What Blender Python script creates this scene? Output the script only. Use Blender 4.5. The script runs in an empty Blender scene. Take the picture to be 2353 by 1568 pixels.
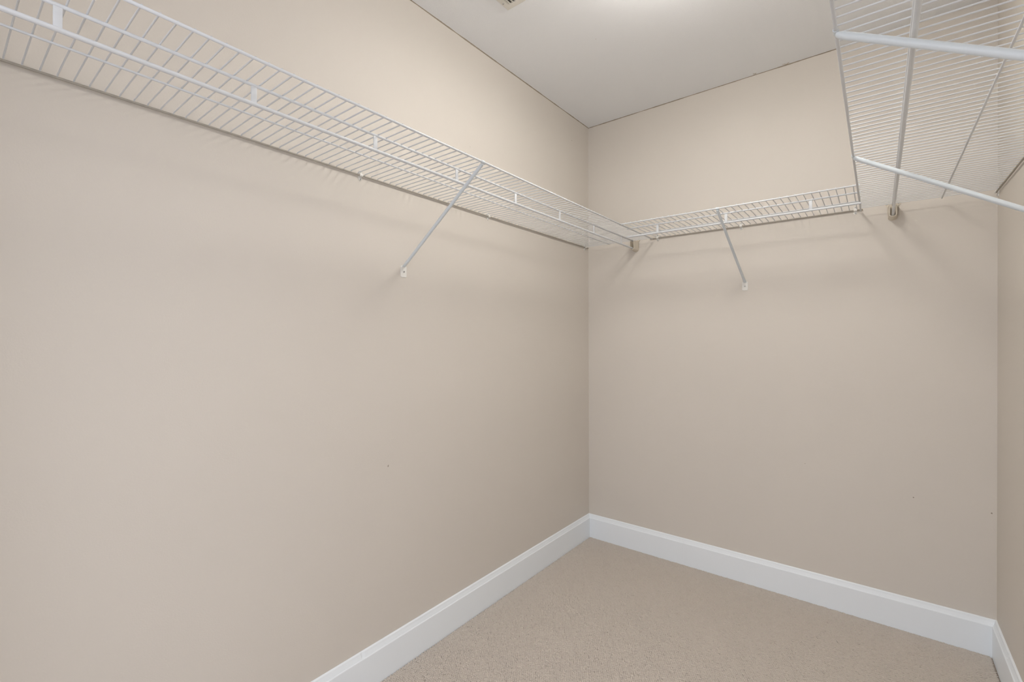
import bpy, bmesh, math, random
import numpy as np
from mathutils import Matrix, Vector, Euler
random.seed(7); np.random.seed(7)
S = bpy.context.scene
COL = S.collection
W = 1.7025          # width of the closet
H = 2.44            # ceiling height
YF = -2.62          # front wall (behind the photographer)
ZS = 1.7248         # nominal shelf height

# ------------------------------------------------------------------ camera
yaw, pitch, roll = 0.66989, -0.00377, -0.00206
c, s = math.cos(yaw), math.sin(yaw)
R0 = Vector((c, s, 0)); F0 = Vector((-s, c, 0)); U0 = Vector((0, 0, 1))
F1 = F0*math.cos(pitch) + U0*math.sin(pitch)
U1 = U0*math.cos(pitch) - F0*math.sin(pitch)
R2 = R0*math.cos(roll) + U1*math.sin(roll)
U2 = U1*math.cos(roll) - R0*math.sin(roll)
cam_d = bpy.data.cameras.new('camera'); cam = bpy.data.objects.new('camera', cam_d); COL.objects.link(cam)
m = Matrix((R2, U2, -F1)).transposed().to_4x4(); m.translation = (1.35763, -2.45161, 1.18774)
cam.matrix_world = m
cam_d.sensor_width = 36; cam_d.sensor_fit = 'HORIZONTAL'
cam_d.lens = 1062.6/2353*36; cam_d.shift_y = -2.7/2353
cam_d.clip_start = 0.02
S.camera = cam

# ------------------------------------------------------------------ world, light, exposure
S.view_settings.view_transform = 'Standard'; S.view_settings.look = 'None'
S.view_settings.gamma = 1.0; S.view_settings.exposure = 0.10; S.view_settings.use_curve_mapping = False
DAYLIGHT = 2.25
wd = bpy.data.worlds.new('world'); S.world = wd; wd.use_nodes = True
wd.node_tree.nodes['Background'].inputs[0].default_value = (0.93, 0.945, 1.03, 1)
wd.node_tree.nodes['Background'].inputs[1].default_value = DAYLIGHT
DX0, DX1, DH = 0.34, 1.62, 2.05     # wide doorway behind the photographer
# daylight of the bedroom comes in through the doorway (world light, sampled by a portal)
L = bpy.data.lights.new('doorway_portal', 'AREA'); L.shape = 'RECTANGLE'; L.size = DX1-DX0; L.size_y = DH
L.cycles.is_portal = True
o = bpy.data.objects.new('doorway_portal', L); COL.objects.link(o)
o.location = ((DX0+DX1)/2, YF-.11, DH/2); o.rotation_euler = (math.radians(90), 0, 0)
LAMP = (0.92, -1.12)
LAMP_STRENGTH = 56.0
LAMP_COLOR = (1.0, 0.96, 0.90)

# ------------------------------------------------------------------ materials
def new_mat(name):
    mt = bpy.data.materials.new(name); mt.use_nodes = True
    nt = mt.node_tree; return mt, nt, nt.nodes['Principled BSDF']
def N(nt, typ, **kw):
    n = nt.nodes.new(typ)
    for k, v in kw.items():
        if k in n.inputs.keys(): n.inputs[k].default_value = v
        else: setattr(n, k, v)
    return n
def bumped(nt, bsdf, scale, strength, dist, detail=3, rough=.55):
    tc = N(nt, 'ShaderNodeTexCoord'); nz = N(nt, 'ShaderNodeTexNoise', Scale=scale, Detail=detail, Roughness=rough)
    bp = N(nt, 'ShaderNodeBump', Strength=strength, Distance=dist)
    nt.links.new(tc.outputs['Object'], nz.inputs['Vector']); nt.links.new(nz.outputs['Fac'], bp.inputs['Height'])
    nt.links.new(bp.outputs['Normal'], bsdf.inputs['Normal'])
    return tc, nz
def paint(name, col, rough, bscale, bstr, bdist, var=.03, spots=()):
    mt, nt, b = new_mat(name)
    b.inputs['Roughness'].default_value = rough
    b.inputs['Specular IOR Level'].default_value = .35
    tc, _ = bumped(nt, b, bscale, bstr, bdist)
    big = N(nt, 'ShaderNodeTexNoise', Scale=1.7, Detail=2.0)
    nt.links.new(tc.outputs['Object'], big.inputs['Vector'])
    mx = N(nt, 'ShaderNodeMix', data_type='RGBA')
    mx.inputs[6].default_value = (*[v*(1-var) for v in col], 1); mx.inputs[7].default_value = (*[min(1, v*(1+var)) for v in col], 1)
    nt.links.new(big.outputs['Fac'], mx.inputs[0])
    out = mx.outputs[2]
    for (p, r, sc) in spots:      # small scuffs and specks of dirt
        d = N(nt, 'ShaderNodeVectorMath', operation='DISTANCE'); d.inputs[1].default_value = p
        wv = N(nt, 'ShaderNodeTexNoise', Scale=220.0)
        ad = N(nt, 'ShaderNodeVectorMath', operation='MULTIPLY_ADD'); ad.inputs[1].default_value = (r*.9,)*3
        nt.links.new(tc.outputs['Object'], wv.inputs['Vector']); nt.links.new(wv.outputs['Color'], ad.inputs[0]); nt.links.new(tc.outputs['Object'], ad.inputs[2])
        nt.links.new(ad.outputs[0], d.inputs[0])
        mr = N(nt, 'ShaderNodeMapRange'); mr.inputs[1].default_value = r*.7; mr.inputs[2].default_value = r*1.1
        mr.inputs[3].default_value = 1.0; mr.inputs[4].default_value = 0.0
        nt.links.new(d.outputs['Value'], mr.inputs[0])
        k = N(nt, 'ShaderNodeMix', data_type='RGBA'); k.inputs[7].default_value = (*sc, 1)
        nt.links.new(mr.outputs[0], k.inputs[0]); nt.links.new(out, k.inputs[6]); out = k.outputs[2]
    nt.links.new(out, b.inputs['Base Color'])
    return mt
WALLC = (0.665, 0.621, 0.562)
DIRT = (0.16, 0.13, 0.10)
M_wall_left = paint('beige_wall_paint_left', WALLC, .62, 260, .12, .002,
    spots=[((0, -.1895, 2.304), .0025, DIRT), ((0, -1.442, .738), .004, (.36, .31, .26)), ((0, -1.02, 2.0), .002, (.42, .36, .3))])
M_wall_back = paint('beige_wall_paint_back', WALLC, .62, 260, .12, .002,
    spots=[((1.470, 0, .546), .0028, (.28, .23, .19)), ((1.690, 0, .534), .003, (.27, .22, .18)), ((1.10, 0, .62), .002, (.36, .3, .25))])
M_wall = paint('beige_wall_paint', WALLC, .62, 260, .12, .002)
M_ceiling = paint('white_textured_ceiling', (0.87, 0.885, 0.90), .8, 400, .32, .003, var=.02,
    spots=[((.430, -.709, H), .0016, (.4, .27, .18))])
M_white = paint('white_trim_paint', (0.86, 0.905, 0.94), .38, 60, .05, .001, var=.012)
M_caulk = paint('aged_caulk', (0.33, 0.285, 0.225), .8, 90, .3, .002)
M_lap = paint('wall_paint_overlap', (0.50, 0.44, 0.365), .7, 120, .3, .002)
M_metal = paint('white_epoxy_coated_steel', (0.66, 0.68, 0.70), .32, 40, .02, .0005, var=.01)
M_rear = paint('shade_toned_back_rail', (0.38, 0.35, 0.30), .5, 40, .02, .0005, var=.03)  # shade on the back rail's underside, put into its base colour
M_tube = paint('cool_white_brace_coating', (0.68, 0.735, 0.77), .3, 40, .02, .0005, var=.01)
M_plast = paint('white_plastic', (0.80, 0.79, 0.75), .42, 40, .02, .0005, var=.01)
M_cup = paint('almond_plastic', (0.66, 0.60, 0.50), .42, 40, .02, .0005, var=.02)
M_vent = paint('off_white_vent_enamel', (0.76, 0.74, 0.68), .45, 60, .05, .001, var=.02)
mt, nt, b = new_mat('bright_screw_steel'); b.inputs['Base Color'].default_value = (.62, .62, .62, 1); b.inputs['Metallic'].default_value = 1; b.inputs['Roughness'].default_value = .28
M_screw = mt
mt, nt, b = new_mat('dark_recess'); b.inputs['Base Color'].default_value = (.16, .15, .13, 1); b.inputs['Roughness'].default_value = .8
M_dark = mt
mt, nt, b = new_mat('opal_lamp_glass'); b.inputs['Base Color'].default_value = (.9, .88, .84, 1)
b.inputs['Emission Color'].default_value = (*LAMP_COLOR, 1); b.inputs['Emission Strength'].default_value = LAMP_STRENGTH
M_opal = mt
# carpet yarn and backing
mt, nt, b = new_mat('beige_loop_yarn'); b.inputs['Roughness'].default_value = .95
b.inputs['Specular IOR Level'].default_value = .1
oi = N(nt, 'ShaderNodeTexCoord')
nz = N(nt, 'ShaderNodeTexNoise', Scale=420.0, Detail=2.0)
g = N(nt, 'ShaderNodeNewGeometry')
nt.links.new(g.outputs['Position'], nz.inputs['Vector'])
cr = N(nt, 'ShaderNodeValToRGB'); cr.color_ramp.elements[0].position = .3; cr.color_ramp.elements[1].position = .7
cr.color_ramp.elements[0].color = (0.53, 0.475, 0.42, 1); cr.color_ramp.elements[1].color = (0.62, 0.565, 0.505, 1)
nt.links.new(nz.outputs['Fac'], cr.inputs[0]); nt.links.new(cr.outputs[0], b.inputs['Base Color'])
M_yarn = mt
mt, nt, b = new_mat('carpet_backing'); b.inputs['Base Color'].default_value = (.34, .28, .225, 1); b.inputs['Roughness'].default_value = .95
M_back = mt

# ------------------------------------------------------------------ mesh helpers
def obj(name, bm, mat, parent=None, smooth=False, mw=None):
    me = bpy.data.meshes.new(name); bmesh.ops.recalc_face_normals(bm, faces=bm.faces[:]); bm.to_mesh(me); bm.free()
    me.materials.append(mat)
    if smooth:
        for p in me.polygons: p.use_smooth = True
        try: me.set_sharp_from_angle(angle=math.radians(40))
        except Exception: pass
    o = bpy.data.objects.new(name, me); COL.objects.link(o)
    if parent: o.parent = parent
    if mw is not None: o.matrix_local = mw
    return o
def share(name, me, parent, loc=None, mw=None):
    o = bpy.data.objects.new(name, me); COL.objects.link(o); o.parent = parent
    if loc is not None: o.location = loc
    if mw is not None: o.matrix_local = mw
    return o
def empty(name, loc=(0, 0, 0), rot=(0, 0, 0)):
    o = bpy.data.objects.new(name, None); COL.objects.link(o); o.location = loc; o.rotation_euler = rot
    o.empty_display_size = .05
    return o
def tag(o, label=None, cat=None, group=None, kind=None):
    if label: o['label'] = label
    if cat: o['category'] = cat
    if group: o['group'] = group
    if kind: o['kind'] = kind
    return o
def box(bm, x0, x1, y0, y1, z0, z1, bev=0, seg=2):
    g = bmesh.ops.create_cube(bm, size=1)
    vs = g['verts']
    for v in vs:
        v.co = Vector((x0+(v.co.x+.5)*(x1-x0), y0+(v.co.y+.5)*(y1-y0), z0+(v.co.z+.5)*(z1-z0)))
    if bev:
        es = list({e for v in vs for e in v.link_edges})
        bmesh.ops.bevel(bm, geom=es, offset=bev, segments=seg, affect='EDGES', profile=.6)
    return bm
def sweep(bm, pts, r, n=10, cap=True, closed=False):
    """round bar along a polyline; r may be a list"""
    P = [Vector(p) for p in pts]; rr = r if isinstance(r, (list, tuple)) else [r]*len(P)
    rings = []; prev = None
    for i, p in enumerate(P):
        a = P[i-1] if i else p; b_ = P[i+1] if i < len(P)-1 else p
        t = (b_-a).normalized()
        if prev is None:
            up = Vector((0, 0, 1)) if abs(t.z) < .9 else Vector((1, 0, 0))
            u = t.cross(up).normalized()
        else:
            u = (prev - t*prev.dot(t)).normalized()
        prev = u; v = t.cross(u)
        rings.append([bm.verts.new(p + (u*math.cos(2*math.pi*k/n)+v*math.sin(2*math.pi*k/n))*rr[i]) for k in range(n)])
    for A, B in zip(rings, rings[1:]):
        for k in range(n): bm.faces.new((A[k], A[(k+1) % n], B[(k+1) % n], B[k]))
    if cap:
        bm.faces.new(rings[0][::-1]); bm.faces.new(rings[-1])
    return bm
def extrude_profile(bm, prof, rings_pos, fn):
    """prof: list of (a,b); fn(t,a,b)->Vector"""
    rings = []
    for t, pf in rings_pos:
        rings.append([bm.verts.new(fn(t, a, b)) for a, b in (pf or prof)])
    n = len(rings[0])
    for A, B in zip(rings, rings[1:]):
        for k in range(n): bm.faces.new((A[k], A[(k+1) % n], B[(k+1) % n], B[k]))
    bm.faces.new(rings[0][::-1]); bm.faces.new(rings[-1])
    return bm

# ------------------------------------------------------------------ the room
def wall(name, mat, *boxes):
    bm = bmesh.new()
    for b_ in boxes: box(bm, *b_)
    return tag(obj(name, bm, mat), kind='structure')
T = .11
YF2 = YF - T
wall('wall_left', M_wall_left, (-T, 0, YF2, T, -.02, H+.02))
wall('wall_back', M_wall_back, (0, W, 0, T, -.02, H+.02))
wall('wall_right', M_wall, (W, W+T, YF2, T, -.02, H+.02))
wall('wall_front', M_wall, (0, DX0, YF2, YF, -.02, H+.02), (DX1, W, YF2, YF, -.02, H+.02), (DX0, DX1, YF2, YF, DH, H+.02))
wall('floor', M_back, (-T, W+T, -7.0, T, -.03, 0))
wall('ceiling', M_ceiling, (-T, W+T, YF2, T, H, H+.1))
# door casing round the doorway behind the camera
bm = bmesh.new()
for x0, x1 in ((DX0-.06, DX0+.004), (DX1-.004, DX1+.06)): box(bm, x0, x1, YF, YF+.015, 0, DH+.06, .003)
box(bm, DX0+.005, DX1-.005, YF, YF+.015, DH-.004, DH+.06, .003)
tag(obj('trim_1', bm, M_white), kind='structure')

# wavy caulk / paint edge where walls meet the ceiling
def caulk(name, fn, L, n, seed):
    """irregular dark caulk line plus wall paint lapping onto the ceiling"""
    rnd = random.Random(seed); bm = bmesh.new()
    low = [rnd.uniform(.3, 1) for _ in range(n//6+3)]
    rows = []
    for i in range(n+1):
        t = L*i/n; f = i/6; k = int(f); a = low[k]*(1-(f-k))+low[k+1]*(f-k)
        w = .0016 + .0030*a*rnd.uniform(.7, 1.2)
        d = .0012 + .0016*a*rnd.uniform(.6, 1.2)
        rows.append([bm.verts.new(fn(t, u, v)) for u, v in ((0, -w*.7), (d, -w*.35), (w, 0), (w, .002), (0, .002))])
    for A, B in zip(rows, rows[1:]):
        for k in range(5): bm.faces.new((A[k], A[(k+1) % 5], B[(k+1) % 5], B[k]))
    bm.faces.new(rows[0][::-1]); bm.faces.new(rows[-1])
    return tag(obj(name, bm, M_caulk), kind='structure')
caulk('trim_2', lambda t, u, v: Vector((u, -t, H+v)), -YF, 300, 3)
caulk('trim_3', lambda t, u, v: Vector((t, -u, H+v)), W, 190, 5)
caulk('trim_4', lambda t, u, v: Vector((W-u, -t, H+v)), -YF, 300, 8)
# two flecks of wall paint on the ceiling by the back wall
for X, ln in ((.89, .014), (1.01, .03)):
    bm = bmesh.new(); rnd = random.Random(int(X*100))
    pts = [(X+ln*i/6, -.012-.004*math.sin(i*1.3), H) for i in range(7)]
    sweep(bm, pts, [.0006, .0016, .002, .0015, .0021, .0022, .0008], 6)
    o = obj('paint_fleck', bm, M_lap, bpy.data.objects['ceiling'])

# baseboards: flat board with an eased, stepped cap
BB, BT = .1165, .0140
CAP = [(0, 0), (BT, 0), (BT, BB-.001), (BT-.0008, BB+.001), (BT-.003, BB+.002), (BT-.0045, BB+.006), (BT-.0072, BB+.0135),
       (BT-.0085, BB+.0195), (BT-.0105, BB+.0215), (.0012, BB+.0225), (0, BB+.0225)]
def notch(pf, a):
    return [(x-(a if (BB+.003 < z and x > .002) else 0), z) for x, z in pf]
def board(root, fn, t0, t1, notches=(), m0=0, m1=0):
    """m0/m1: mitre direction at each end"""
    bm = bmesh.new(); rp = [(t0, None)]
    for t, w, a in notches: rp += [(t-w, None), (t-w*.25, notch(CAP, a)), (t+w*.05, notch(CAP, a*.9)), (t+w*.3, None)]
    rp.append((t1, None))
    def f(t, a, b):
        if abs(t-t0) < 1e-9: t += m0*a
        if abs(t-t1) < 1e-9: t -= m1*a
        return fn(t, a, b)
    extrude_profile(bm, CAP, rp, f)
    return obj('board', bm, M_white, root)
r = tag(empty('baseboard_left', (0, 0, 0)), kind='structure')
board(r, lambda t, a, z: Vector((a, -t, z)), 0, -YF, notches=[(1.557, .012, .0022)], m0=1, m1=1)
r = tag(empty('baseboard_back', (0, 0, 0)), kind='structure')
board(r, lambda t, a, z: Vector((t, -a, z)), 0, .5616, m0=1)
board(r, lambda t, a, z: Vector((t, -a, z)), .5622, W, m1=1)
r = tag(empty('baseboard_right', (0, 0, 0)), kind='structure')
board(r, lambda t, a, z: Vector((W-a, -t, z)), 0, -YF, notches=[(.235, .02, .002)], m0=1, m1=1)
r = tag(empty('baseboard_front', (0, 0, 0)), kind='structure')
board(r, lambda t, a, z: Vector((t, YF+a, z)), 0, DX0-.062, m0=1)
board(r, lambda t, a, z: Vector((t, YF+a, z)), DX1+.062, W, m1=1)

# ------------------------------------------------------------------ looped carpet
def carpet():
    PX, PY = .0086, .0065
    x0, x1, y0, y1 = BT+.0035, W-BT-.0035, -2.60, -BT-.0035
    pts = []; rots = []; sc = []
    ny = int((y1-y0)/PY); nx = int((x1-x0)/PX)
    rng = np.random.default_rng(4)
    for j in range(ny+1):
        y = y1 - j*PY
        off = (PX*.5 if j % 2 else 0)
        for i in range(nx+1):
            x = x0 + i*PX + off
            if x > x1: continue
            pts.append((x+rng.normal(0, .00045), y+rng.normal(0, .0004), 0))
            rots.append((rng.normal(0, .08), rng.normal(0, .08), rng.normal(0, .22)))
            q = rng.normal(1, .09); sc.append((q*rng.normal(1, .06), q, rng.normal(1, .07)))
    # one loop of yarn: a low plump arch
    bm = bmesh.new()
    bmesh.ops.create_uvsphere(bm, u_segments=6, v_segments=5, radius=1)
    for v in bm.verts: v.co = Vector((v.co.x*.0059, v.co.y*.0045, .0021+v.co.z*.0028))
    lm = bpy.data.meshes.new('loop'); bm.to_mesh(lm); bm.free(); lm.materials.append(M_yarn)
    for p in lm.polygons: p.use_smooth = True
    # join every loop into one mesh with numpy
    nv = len(lm.vertices); co = np.empty(nv*3); lm.vertices.foreach_get('co', co); co = co.reshape(nv, 3)
    faces = [tuple(p.vertices) for p in lm.polygons if sum(co[v][2] for v in p.vertices)/len(p.vertices) > .0012]
    P = np.array(pts); A = np.array(rots); Q = np.array(sc); n = len(P)
    V = co[None]*Q[:, None, :]
    cz, sz = np.cos(A[:, 2])[:, None], np.sin(A[:, 2])[:, None]
    X, Y, Z = V[..., 0], V[..., 1], V[..., 2]
    Z2 = Z + X*A[:, 0:1] + Y*A[:, 1:2]
    Vw = np.stack([X*cz-Y*sz, X*sz+Y*cz, Z2], -1) + P[:, None, :]
    me = bpy.data.meshes.new('carpet_pile')
    tot = n*nv; me.vertices.add(tot); me.vertices.foreach_set('co', Vw.reshape(-1))
    lens = np.array([len(f) for f in faces]); flat = np.concatenate([np.array(f) for f in faces])
    allv = (flat[None]+(np.arange(n)*nv)[:, None]).reshape(-1)
    me.loops.add(len(allv)); me.loops.foreach_set('vertex_index', allv.astype(np.int32))
    L = np.tile(lens, n); st = np.concatenate([[0], np.cumsum(L)[:-1]])
    me.polygons.add(len(L)); me.polygons.foreach_set('loop_start', st.astype(np.int32))
    me.polygons.foreach_set('use_smooth', np.ones(len(L), bool))
    me.update(calc_edges=True); me.validate()
    me.materials.append(M_yarn)
    bpy.data.meshes.remove(lm)
    o = bpy.data.objects.new('carpet_pile', me); COL.objects.link(o)
    tag(o, 'beige looped berber carpet pile covering the whole closet floor', 'carpet', kind='stuff')
carpet()

# ------------------------------------------------------------------ ventilated wire shelves
# local frame: x along the wall, y out from the wall, z up; z = 0 is the rod centre plane
DA, DB, DD, DE = .4029, .2991, .1539, .0065
RW, RA, RB, RC, RD, RE = .0016, .0031, .0034, .0044, .0024, .0028
DROP = .0405            # hang rod below its rail
def shelf(name, label, root_loc, rotz, tilt, x0, x1, wires, straps, rods=None):
    root = empty(name, root_loc); root.rotation_euler = (0, tilt, rotz)
    if tilt: root.matrix_world = Matrix.Translation(root_loc) @ Matrix.Rotation(rotz, 4, 'Z') @ Matrix.Rotation(tilt, 4, 'Y')
    tag(root, label, 'shelf')
    rods = rods or {}
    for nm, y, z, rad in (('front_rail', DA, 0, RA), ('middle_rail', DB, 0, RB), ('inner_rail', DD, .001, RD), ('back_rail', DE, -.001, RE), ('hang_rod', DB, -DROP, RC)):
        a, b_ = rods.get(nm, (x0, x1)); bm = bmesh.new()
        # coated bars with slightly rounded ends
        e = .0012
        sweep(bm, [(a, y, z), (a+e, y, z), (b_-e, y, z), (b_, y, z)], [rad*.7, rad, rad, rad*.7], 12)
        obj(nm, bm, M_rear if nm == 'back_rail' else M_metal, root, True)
    # one deck wire: lies on the rails, hooks down over the front and back rails
    bm = bmesh.new(); zt = RB+RW*.9
    sweep(bm, [(0, DE-.0005, -.003), (0, DE, zt-.002), (0, DE+.003, zt), (0, DD, zt), (0, DB, zt+.0004), (0, DA-.004, zt),
               (0, DA-.0015, zt-.0005), (0, DA-.0002, zt-.0013)], RW, 8)
    o = obj('deck_wire', bm, M_metal, root, True); me = o.data
    o.location = (wires[0], 0, 0)
    for w in wires[1:]: share('deck_wire', me, root, (w, 0, 0))
    bm = bmesh.new(); box(bm, -.0058, .0058, DB-.0016, DB+.0016, -DROP, 0, .0011, 2)
    box(bm, -.0045, .0045, DB-.0022, DB+.0022, -.003, .002, .001, 1)
    o = obj('hanger_strap', bm, M_metal, root, True); me = o.data; o.location = (straps[0], 0, 0)
    for w in straps[1:]: share('hanger_strap', me, root, (w, 0, 0))
    return root
P_ = .02554
ZL, ZB, ZR = ZS-.0045, ZS+.0030, ZS-.0045
def seq(phase, a, b_):
    k0 = math.ceil((a-phase)/P_); return [phase+P_*k for k in range(k0, int((b_-phase)//P_)+1)]
LTILT = -.0074
shelf('wire_shelf', 'long white wire shelf running along the left wall', (0.0, 0, ZL), -math.pi/2, LTILT, .020, 2.58,
      seq(2.0, .028, 2.575), [.187, .488, .787, 1.092, 1.398, 1.704, 2.012, 2.317],
      rods={'hang_rod': (.046, 2.58), 'middle_rail': (.040, 2.58), 'front_rail': (.024, 2.58), 'back_rail': (.012, 2.58), 'inner_rail': (.036, 2.58)})
xb = lambda X: W - X
shelf('wire_shelf', 'short white wire shelf along the back wall, between the two side shelves', (W, 0, ZB), math.pi, 0, xb(1.307), xb(.39),
      sorted(xb(X) for X in seq(.8265, .412, 1.290)), [xb(X) for X in (.535, .839, 1.149)],
      rods={'hang_rod': (xb(1.308), xb(.379)), 'middle_rail': (xb(1.306), xb(.382)), 'front_rail': (xb(1.306), xb(.389)), 'back_rail': (xb(1.306), xb(.383)), 'inner_rail': (xb(1.300), xb(.39))})
yr = lambda Y: Y - YF - .03
shelf('wire_shelf', 'white wire shelf overhead on the right wall', (W, YF+.03, ZR), math.pi/2, 0, .0, yr(-.02),
      sorted(yr(Y) for Y in seq(-1.4005, -2.58, -.028)), [yr(-1.401+.3075*i) for i in range(-3, 5) if -1.401+.3075*i < -.1],
      rods={'hang_rod': (0, yr(-.042)), 'middle_rail': (0, yr(-.036)), 'front_rail': (0, yr(-.012)), 'back_rail': (0, yr(-.014)), 'inner_rail': (0, yr(-.034))})

# wall frames:  matrix taking local (x along, y out, z) to world
def frame(wallname, pos, z):
    if wallname == 'left': return Matrix.Translation((0, pos, z)) @ Matrix.Rotation(-math.pi/2, 4, 'Z')
    if wallname == 'back': return Matrix.Translation((pos, 0, z)) @ Matrix.Rotation(math.pi, 4, 'Z')
    return Matrix.Translation((W, pos, z)) @ Matrix.Rotation(math.pi/2, 4, 'Z')
def zl(Y): return ZL + .0074*(-Y)

# screw heads: domed, with a cross recess
def screw_mesh(r, h):
    bm = bmesh.new(); n = 14
    rings = []
    for rr, y in ((r, 0), (r, h*.35), (r*.8, h*.8), (r*.42, h), (r*.28, h*.45)):
        rings.append([bm.verts.new((math.cos(2*math.pi*k/n)*rr, y, math.sin(2*math.pi*k/n)*rr)) for k in range(n)])
    for A, B in zip(rings, rings[1:]):
        for k in range(n): bm.faces.new((A[k], A[(k+1) % n], B[(k+1) % n], B[k]))
    bm.faces.new(rings[0][::-1]); bm.faces.new(rings[-1])
    bmesh.ops.recalc_face_normals(bm, faces=bm.faces[:])
    me = bpy.data.meshes.new('screw'); bm.to_mesh(me); bm.free(); me.materials.append(M_screw); me.materials.append(M_dark)
    for p in me.polygons:
        p.use_smooth = True
        if all((me.vertices[v].co.x**2+me.vertices[v].co.z**2)**.5 < r*.52 for v in p.vertices) and len(p.vertices) == 4 or \
           (len(p.vertices) > 4 and p.center.y > h*.3): p.material_index = 1
    return me
SC = screw_mesh(.0036, .0022); SCB = screw_mesh(.0042, .0026)

# wall clips holding the back rail
def clip(wallname, pos, z, label):
    root = empty('wall_clip'); root.matrix_world = frame(wallname, pos, z)
    tag(root, label, 'clip')
    bm = bmesh.new()
    # back plate with rounded ends
    prof = []
    n = 8; hw, hh = .0062, .0115
    for k in range(n+1): a = math.pi*k/n; prof.append((hw*math.cos(a), hh+hw*math.sin(a)))
    for k in range(n+1): a = math.pi+math.pi*k/n; prof.append((hw*math.cos(a), -hh+hw*math.sin(a)))
    A = [bm.verts.new((x, 0, zz)) for x, zz in prof]; B = [bm.verts.new((x*.9, .0026, zz*.97)) for x, zz in prof]
    for k in range(len(A)): bm.faces.new((A[k], A[(k+1) % len(A)], B[(k+1) % len(A)], B[k]))
    bm.faces.new(A[::-1]); bm.faces.new(B)
    obj('plate', bm, M_plast, root, True)
    bm = bmesh.new()   # saddle over the back rail
    pr = [(.002, .0062), (.0065, .0066), (.0108, .0040), (.0112, -.001), (.0088, -.0040), (.0085, -.0012), (.0065, .0022), (.0035, .0012), (.002, -.006)]
    A = [bm.verts.new((-.0056, y, zz-.001)) for y, zz in pr]; B = [bm.verts.new((.0056, y, zz-.001)) for y, zz in pr]
    for k in range(len(A)): bm.faces.new((A[k], A[(k+1) % len(A)], B[(k+1) % len(A)], B[k]))
    bm.faces.new(A[::-1]); bm.faces.new(B)
    obj('saddle', bm, M_plast, root, True)
    for zz in (.0125, -.0125): share('screw', SC, root, (0, .0024, zz))
    return root
G = None
for Y, lab in ((-1.554, 'white wall clip on the left shelf back rail, nearest the camera'),
               (-.908, 'white wall clip on the left shelf back rail, right of the left diagonal brace'),
               (-.048, 'white wall clip of the left shelf tucked in the back corner')):
    clip('left', Y, zl(Y), lab)
for X, lab in ((.423, 'white wall clip just right of the left end cup on the back wall'),
               (.836, 'white wall clip beside the diagonal brace of the back shelf'),
               (1.281, 'white wall clip at the right end of the back shelf')):
    clip('back', X, ZB, lab)
clip('right', -.020, ZR, 'small wall clip in the far right corner under the right shelf')

# diagonal support braces
def brace(wallname, pos_top, pos_wall, ztop, zscrew, label, d=.0055):
    """tube from the front rail down to a rounded plate screwed to the wall"""
    root = empty('support_brace'); root.matrix_world = frame(wallname, pos_wall, zscrew)
    tag(root, label, 'brace')
    inv = root.matrix_world.inverted()
    tw = frame(wallname, pos_top, ztop)
    top = inv @ (tw @ Vector((0, DA, 0)))
    a = Vector((0, .0045, .0205)); t0 = top + Vector((0, -.0015, -.0065))
    dirv = (t0-a).normalized()
    bm = bmesh.new()
    # tube, flattened towards the wall end
    n = 16; L = (t0-a).length
    side = dirv.cross(Vector((0, 0, 1))).normalized(); up = side.cross(dirv)
    rings = []
    for t, w, h in ((-.006, .0062, .0018), (0, .0068, .0022), (.012, .0066, .0036), (.03, d, d*.98), (.06, d, d), (L-.02, d, d), (L-.006, d*1.05, d*.9), (L, d*1.1, d*.55)):
        p = a + dirv*t
        rings.append([bm.verts.new(p + side*math.cos(2*math.pi*k/n)*w + up*math.sin(2*math.pi*k/n)*h) for k in range(n)])
    for A, B in zip(rings, rings[1:]):
        for k in range(n): bm.faces.new((A[k], A[(k+1) % n], B[(k+1) % n], B[k]))
    bm.faces.new(rings[0][::-1]); bm.faces.new(rings[-1])
    obj('tube', bm, M_tube, root, True)
    bm = bmesh.new(); pts = []
    for cx_, cz_, a0 in ((.0075, .0170, 0), (-.0075, .0170, 90), (-.0075, -.0150, 180), (.0075, -.0150, 270)):
        for k in range(6):
            an = math.radians(a0+18*k); pts.append((cx_+.0055*math.cos(an), cz_+.0055*math.sin(an)))
    rg = [[bm.verts.new((x*q, y, z*q)) for x, z in pts] for y, q in ((0, 1), (.0018, 1), (.0026, .94))]
    for A, B in zip(rg, rg[1:]):
        for k in range(len(A)): bm.faces.new((A[k], A[(k+1) % len(A)], B[(k+1) % len(A)], B[k]))
    bm.faces.new(rg[0][::-1]); bm.faces.new(rg[-1])
    o = obj('wall_plate', bm, M_plast, root)
    share('screw', SCB, root, (0, .0022, 0))
    # hook clasping the front rail
    bm = bmesh.new(); q = top; rr = RA+.0006
    pr_o = []; pr_i = []
    for k in range(13):
        an = math.radians(-175+k*19)
        pr_o.append((q.y+math.cos(an)*(rr+.0009), q.z+math.sin(an)*(rr+.0009))); pr_i.append((q.y+math.cos(an)*(rr-.0003), q.z+math.sin(an)*(rr-.0003)))
    pr = pr_o + pr_i[::-1]
    A = [bm.verts.new((q.x-.0065, y, z)) for y, z in pr]; B = [bm.verts.new((q.x+.0065, y, z)) for y, z in pr]
    m_ = len(pr)
    for k in range(m_): bm.faces.new((A[k], A[(k+1) % m_], B[(k+1) % m_], B[k]))
    for k in range(12):
        for X, rev in ((A, 1), (B, 0)):
            f = (X[k], X[k+1], X[m_-2-k], X[m_-1-k]); bm.faces.new(f[::-1] if rev else f)
    obj('rail_hook', bm, M_tube, root, True)
    return root
brace('left', -1.390, -1.3745, zl(-1.39), 1.4300, 'white diagonal shelf brace on the left wall')
brace('back', .830, .8528, ZB, 1.4355, 'white diagonal shelf brace on the back wall')
brace('right', -.7645, -.772, ZR, 1.446, 'white diagonal brace of the right shelf, the farther one', d=.0066)
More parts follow.
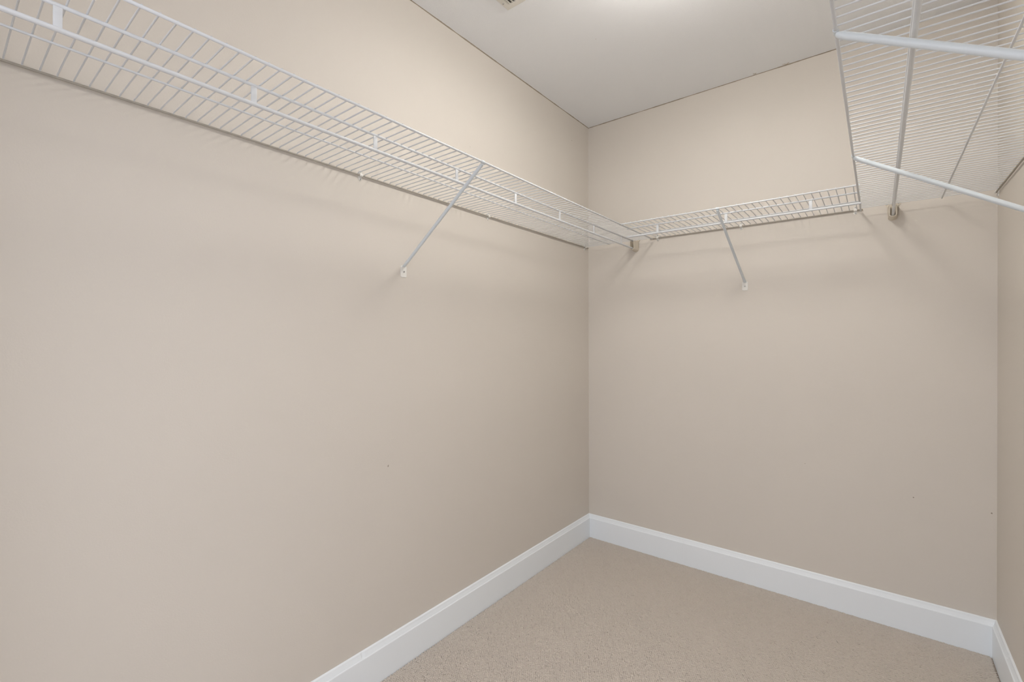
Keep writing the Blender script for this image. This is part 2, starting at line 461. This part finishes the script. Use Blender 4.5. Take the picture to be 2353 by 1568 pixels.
brace('right', -1.469, -1.532, ZR, 1.446, 'white diagonal brace of the right shelf, nearest the camera at top right', d=.0066)

# cup brackets that catch the hang rods at the back wall
def cup(X, zr, label):
    root = empty('rod_bracket'); root.matrix_world = frame('back', X, zr-DROP)
    tag(root, label, 'bracket')
    bm = bmesh.new()
    def U(hw, bot, top, k=9):
        pts = [(-hw, top)]
        for i in range(k+1):
            an = math.pi + math.pi*i/k; pts.append((hw*math.cos(an), bot+hw*.7+hw*.7*math.sin(an)))
        pts.append((hw, top)); return pts
    def ring(y, hw, bot, top): return [bm.verts.new((x, y, z)) for x, z in U(hw, bot, top)]
    o0 = ring(.003, .0152, -.0130, .044); o1 = ring(.014, .0142, -.0112, .043); o2 = ring(.055, .0122, -.0088, .040)
    i2 = ring(.055, .0092, -.0056, .040); i0 = ring(.003, .0092, -.0056, .043)
    for A, B in ((o0, o1), (o1, o2), (o2, i2), (i2, i0)):
        for k in range(len(A)-1): bm.faces.new((A[k], A[k+1], B[k+1], B[k]))
    # close the tops of the two legs
    for e in (0, -1):
        bm.faces.new([o0[e], o1[e], o2[e], i2[e], i0[e]])
    for k in range(len(o0)-1): bm.faces.new((o0[k], i0[k], i0[k+1], o0[k+1]))
    obj('cup', bm, M_cup, root, True)
    bm = bmesh.new()   # back plate with two ears
    pl = [(x*1.08, z) for x, z in U(.0150, -.0215, .046)]
    ears = [(.0120, .050), (.0155, .0600), (.0200, .0610), (.0242, .0575), (.0248, .0515), (.0215, .0460), (.0176, .0400), (.0162, .030)]
    poly = [(-x, z) for x, z in ears][::-1]
    pl2 = [p for p in U(.0160, -.0145, .028)]
    out = [(-x, z) for x, z in ears] + pl2 + [(x, z) for x, z in ears[::-1]]
    A = [bm.verts.new((x, 0, z)) for x, z in out]; B = [bm.verts.new((x, .0032, z)) for x, z in out]
    for k in range(len(A)): bm.faces.new((A[k], A[(k+1) % len(A)], B[(k+1) % len(A)], B[k]))
    bm.faces.new(A[::-1]); bm.faces.new(B)
    bmesh.ops.triangulate(bm, faces=[f for f in bm.faces if len(f.verts) > 4])
    obj('back_plate', bm, M_cup, root)
    for x in (-.0187, .0187): share('screw', SC, root, (x, .003, .0545))
    return root
cup(DB, ZL, 'almond cup bracket under the left end of the back shelf')
cup(W-DB, ZR, 'almond cup bracket on the back wall below the right shelf')

# ------------------------------------------------------------------ ceiling vent (only its corner shows)
def vent():
    # corner seen in the photo at (.249,-1.073); the grille runs away towards the camera
    x0, x1, y1, y0 = .249, .249+.17, -1.073, -1.073-.29
    root = tag(empty('ceiling_vent', ((x0+x1)/2, (y0+y1)/2, H)), 'off white louvered vent grille at the ceiling edge of the photo', 'vent')
    cx_, cy_ = (x0+x1)/2, (y0+y1)/2; hx, hy = (x1-x0)/2, (y1-y0)/2; fw = .026
    bm = bmesh.new()
    prof = [(0, 0), (.0015, -.003), (.004, -.0045), (fw-.003, -.0055), (fw, -.004), (fw, 0)]
    corners = [(-1, -1), (1, -1), (1, 1), (-1, 1)]
    rings = [[bm.verts.new((sx*(hx-a), sy*(hy-a), z)) for a, z in prof] for sx, sy in corners]
    for i in range(4):
        A, B = rings[i], rings[(i+1) % 4]
        for k in range(len(prof)-1): bm.faces.new((A[k], A[k+1], B[k+1], B[k]))
    obj('frame', bm, M_vent, root)
    bm = bmesh.new(); box(bm, -hx+fw-.002, hx-fw+.002, -hy+fw-.002, hy-fw+.002, -.0008, -.0002)
    obj('duct_opening', bm, M_dark, root)
    n = 9; lm = None
    for i in range(n):
        x = -hx+fw+.006 + (2*(hx-fw)-.012)*i/(n-1)
        if lm is None:
            bm = bmesh.new()
            pr = [(-.0065, -.0015), (-.003, -.0045), (.004, -.0078), (.0045, -.0070), (-.0022, -.0035), (-.0058, -.0008)]
            L = hy-fw+.001
            A = [bm.verts.new((a, -L, z)) for a, z in pr]; B = [bm.verts.new((a, L, z)) for a, z in pr]
            for k in range(6): bm.faces.new((A[k], A[(k+1) % 6], B[(k+1) % 6], B[k]))
            bm.faces.new(A[::-1]); bm.faces.new(B)
            o = obj('louver', bm, M_vent, root, True); lm = o.data; o.location = (x, 0, 0)
        else: share('louver', lm, root, (x, 0, 0))
    mw = Matrix.Rotation(-math.pi/2, 4, 'X')
    for sx, sy in ((-1, 1), (1, 1), (-1, -1), (1, -1)):
        m2 = mw.copy(); m2.translation = (sx*(hx-.011), sy*(hy-.042), -.0045); share('screw', SC, root, mw=m2)
vent()

# ------------------------------------------------------------------ ceiling lamp just above the frame
def lamp():
    root = tag(empty('ceiling_light', (LAMP[0], LAMP[1], H)), 'round opal glass flush light in the middle of the closet ceiling', 'ceiling light')
    def lathe(prof, n=40):
        bm = bmesh.new(); rings = []
        for r_, z in prof: rings.append([bm.verts.new((math.cos(2*math.pi*k/n)*r_, math.sin(2*math.pi*k/n)*r_, z)) for k in range(n)])
        for A, B in zip(rings, rings[1:]):
            for k in range(n): bm.faces.new((A[k], A[(k+1) % n], B[(k+1) % n], B[k]))
        bm.faces.new(rings[0][::-1]); bm.faces.new(rings[-1]); return bm
    obj('base', lathe([(.058, 0), (.062, -.004), (.060, -.014), (.030, -.020), (.012, -.022), (.012, -.056), (.022, -.060)]), M_white, root, True)
    obj('shade', lathe([(.024, -.0605), (.096, -.060), (.125, -.062), (.131, -.067), (.126, -.078), (.110, -.092), (.084, -.103), (.050, -.110), (.020, -.1125), (.004, -.113)], 36), M_opal, root, True)
    bm = lathe([(.003, -.1125), (.007, -.115), (.008, -.120), (.005, -.126), (.001, -.128)], 12); obj('finial', bm, M_screw, root, True)
lamp()
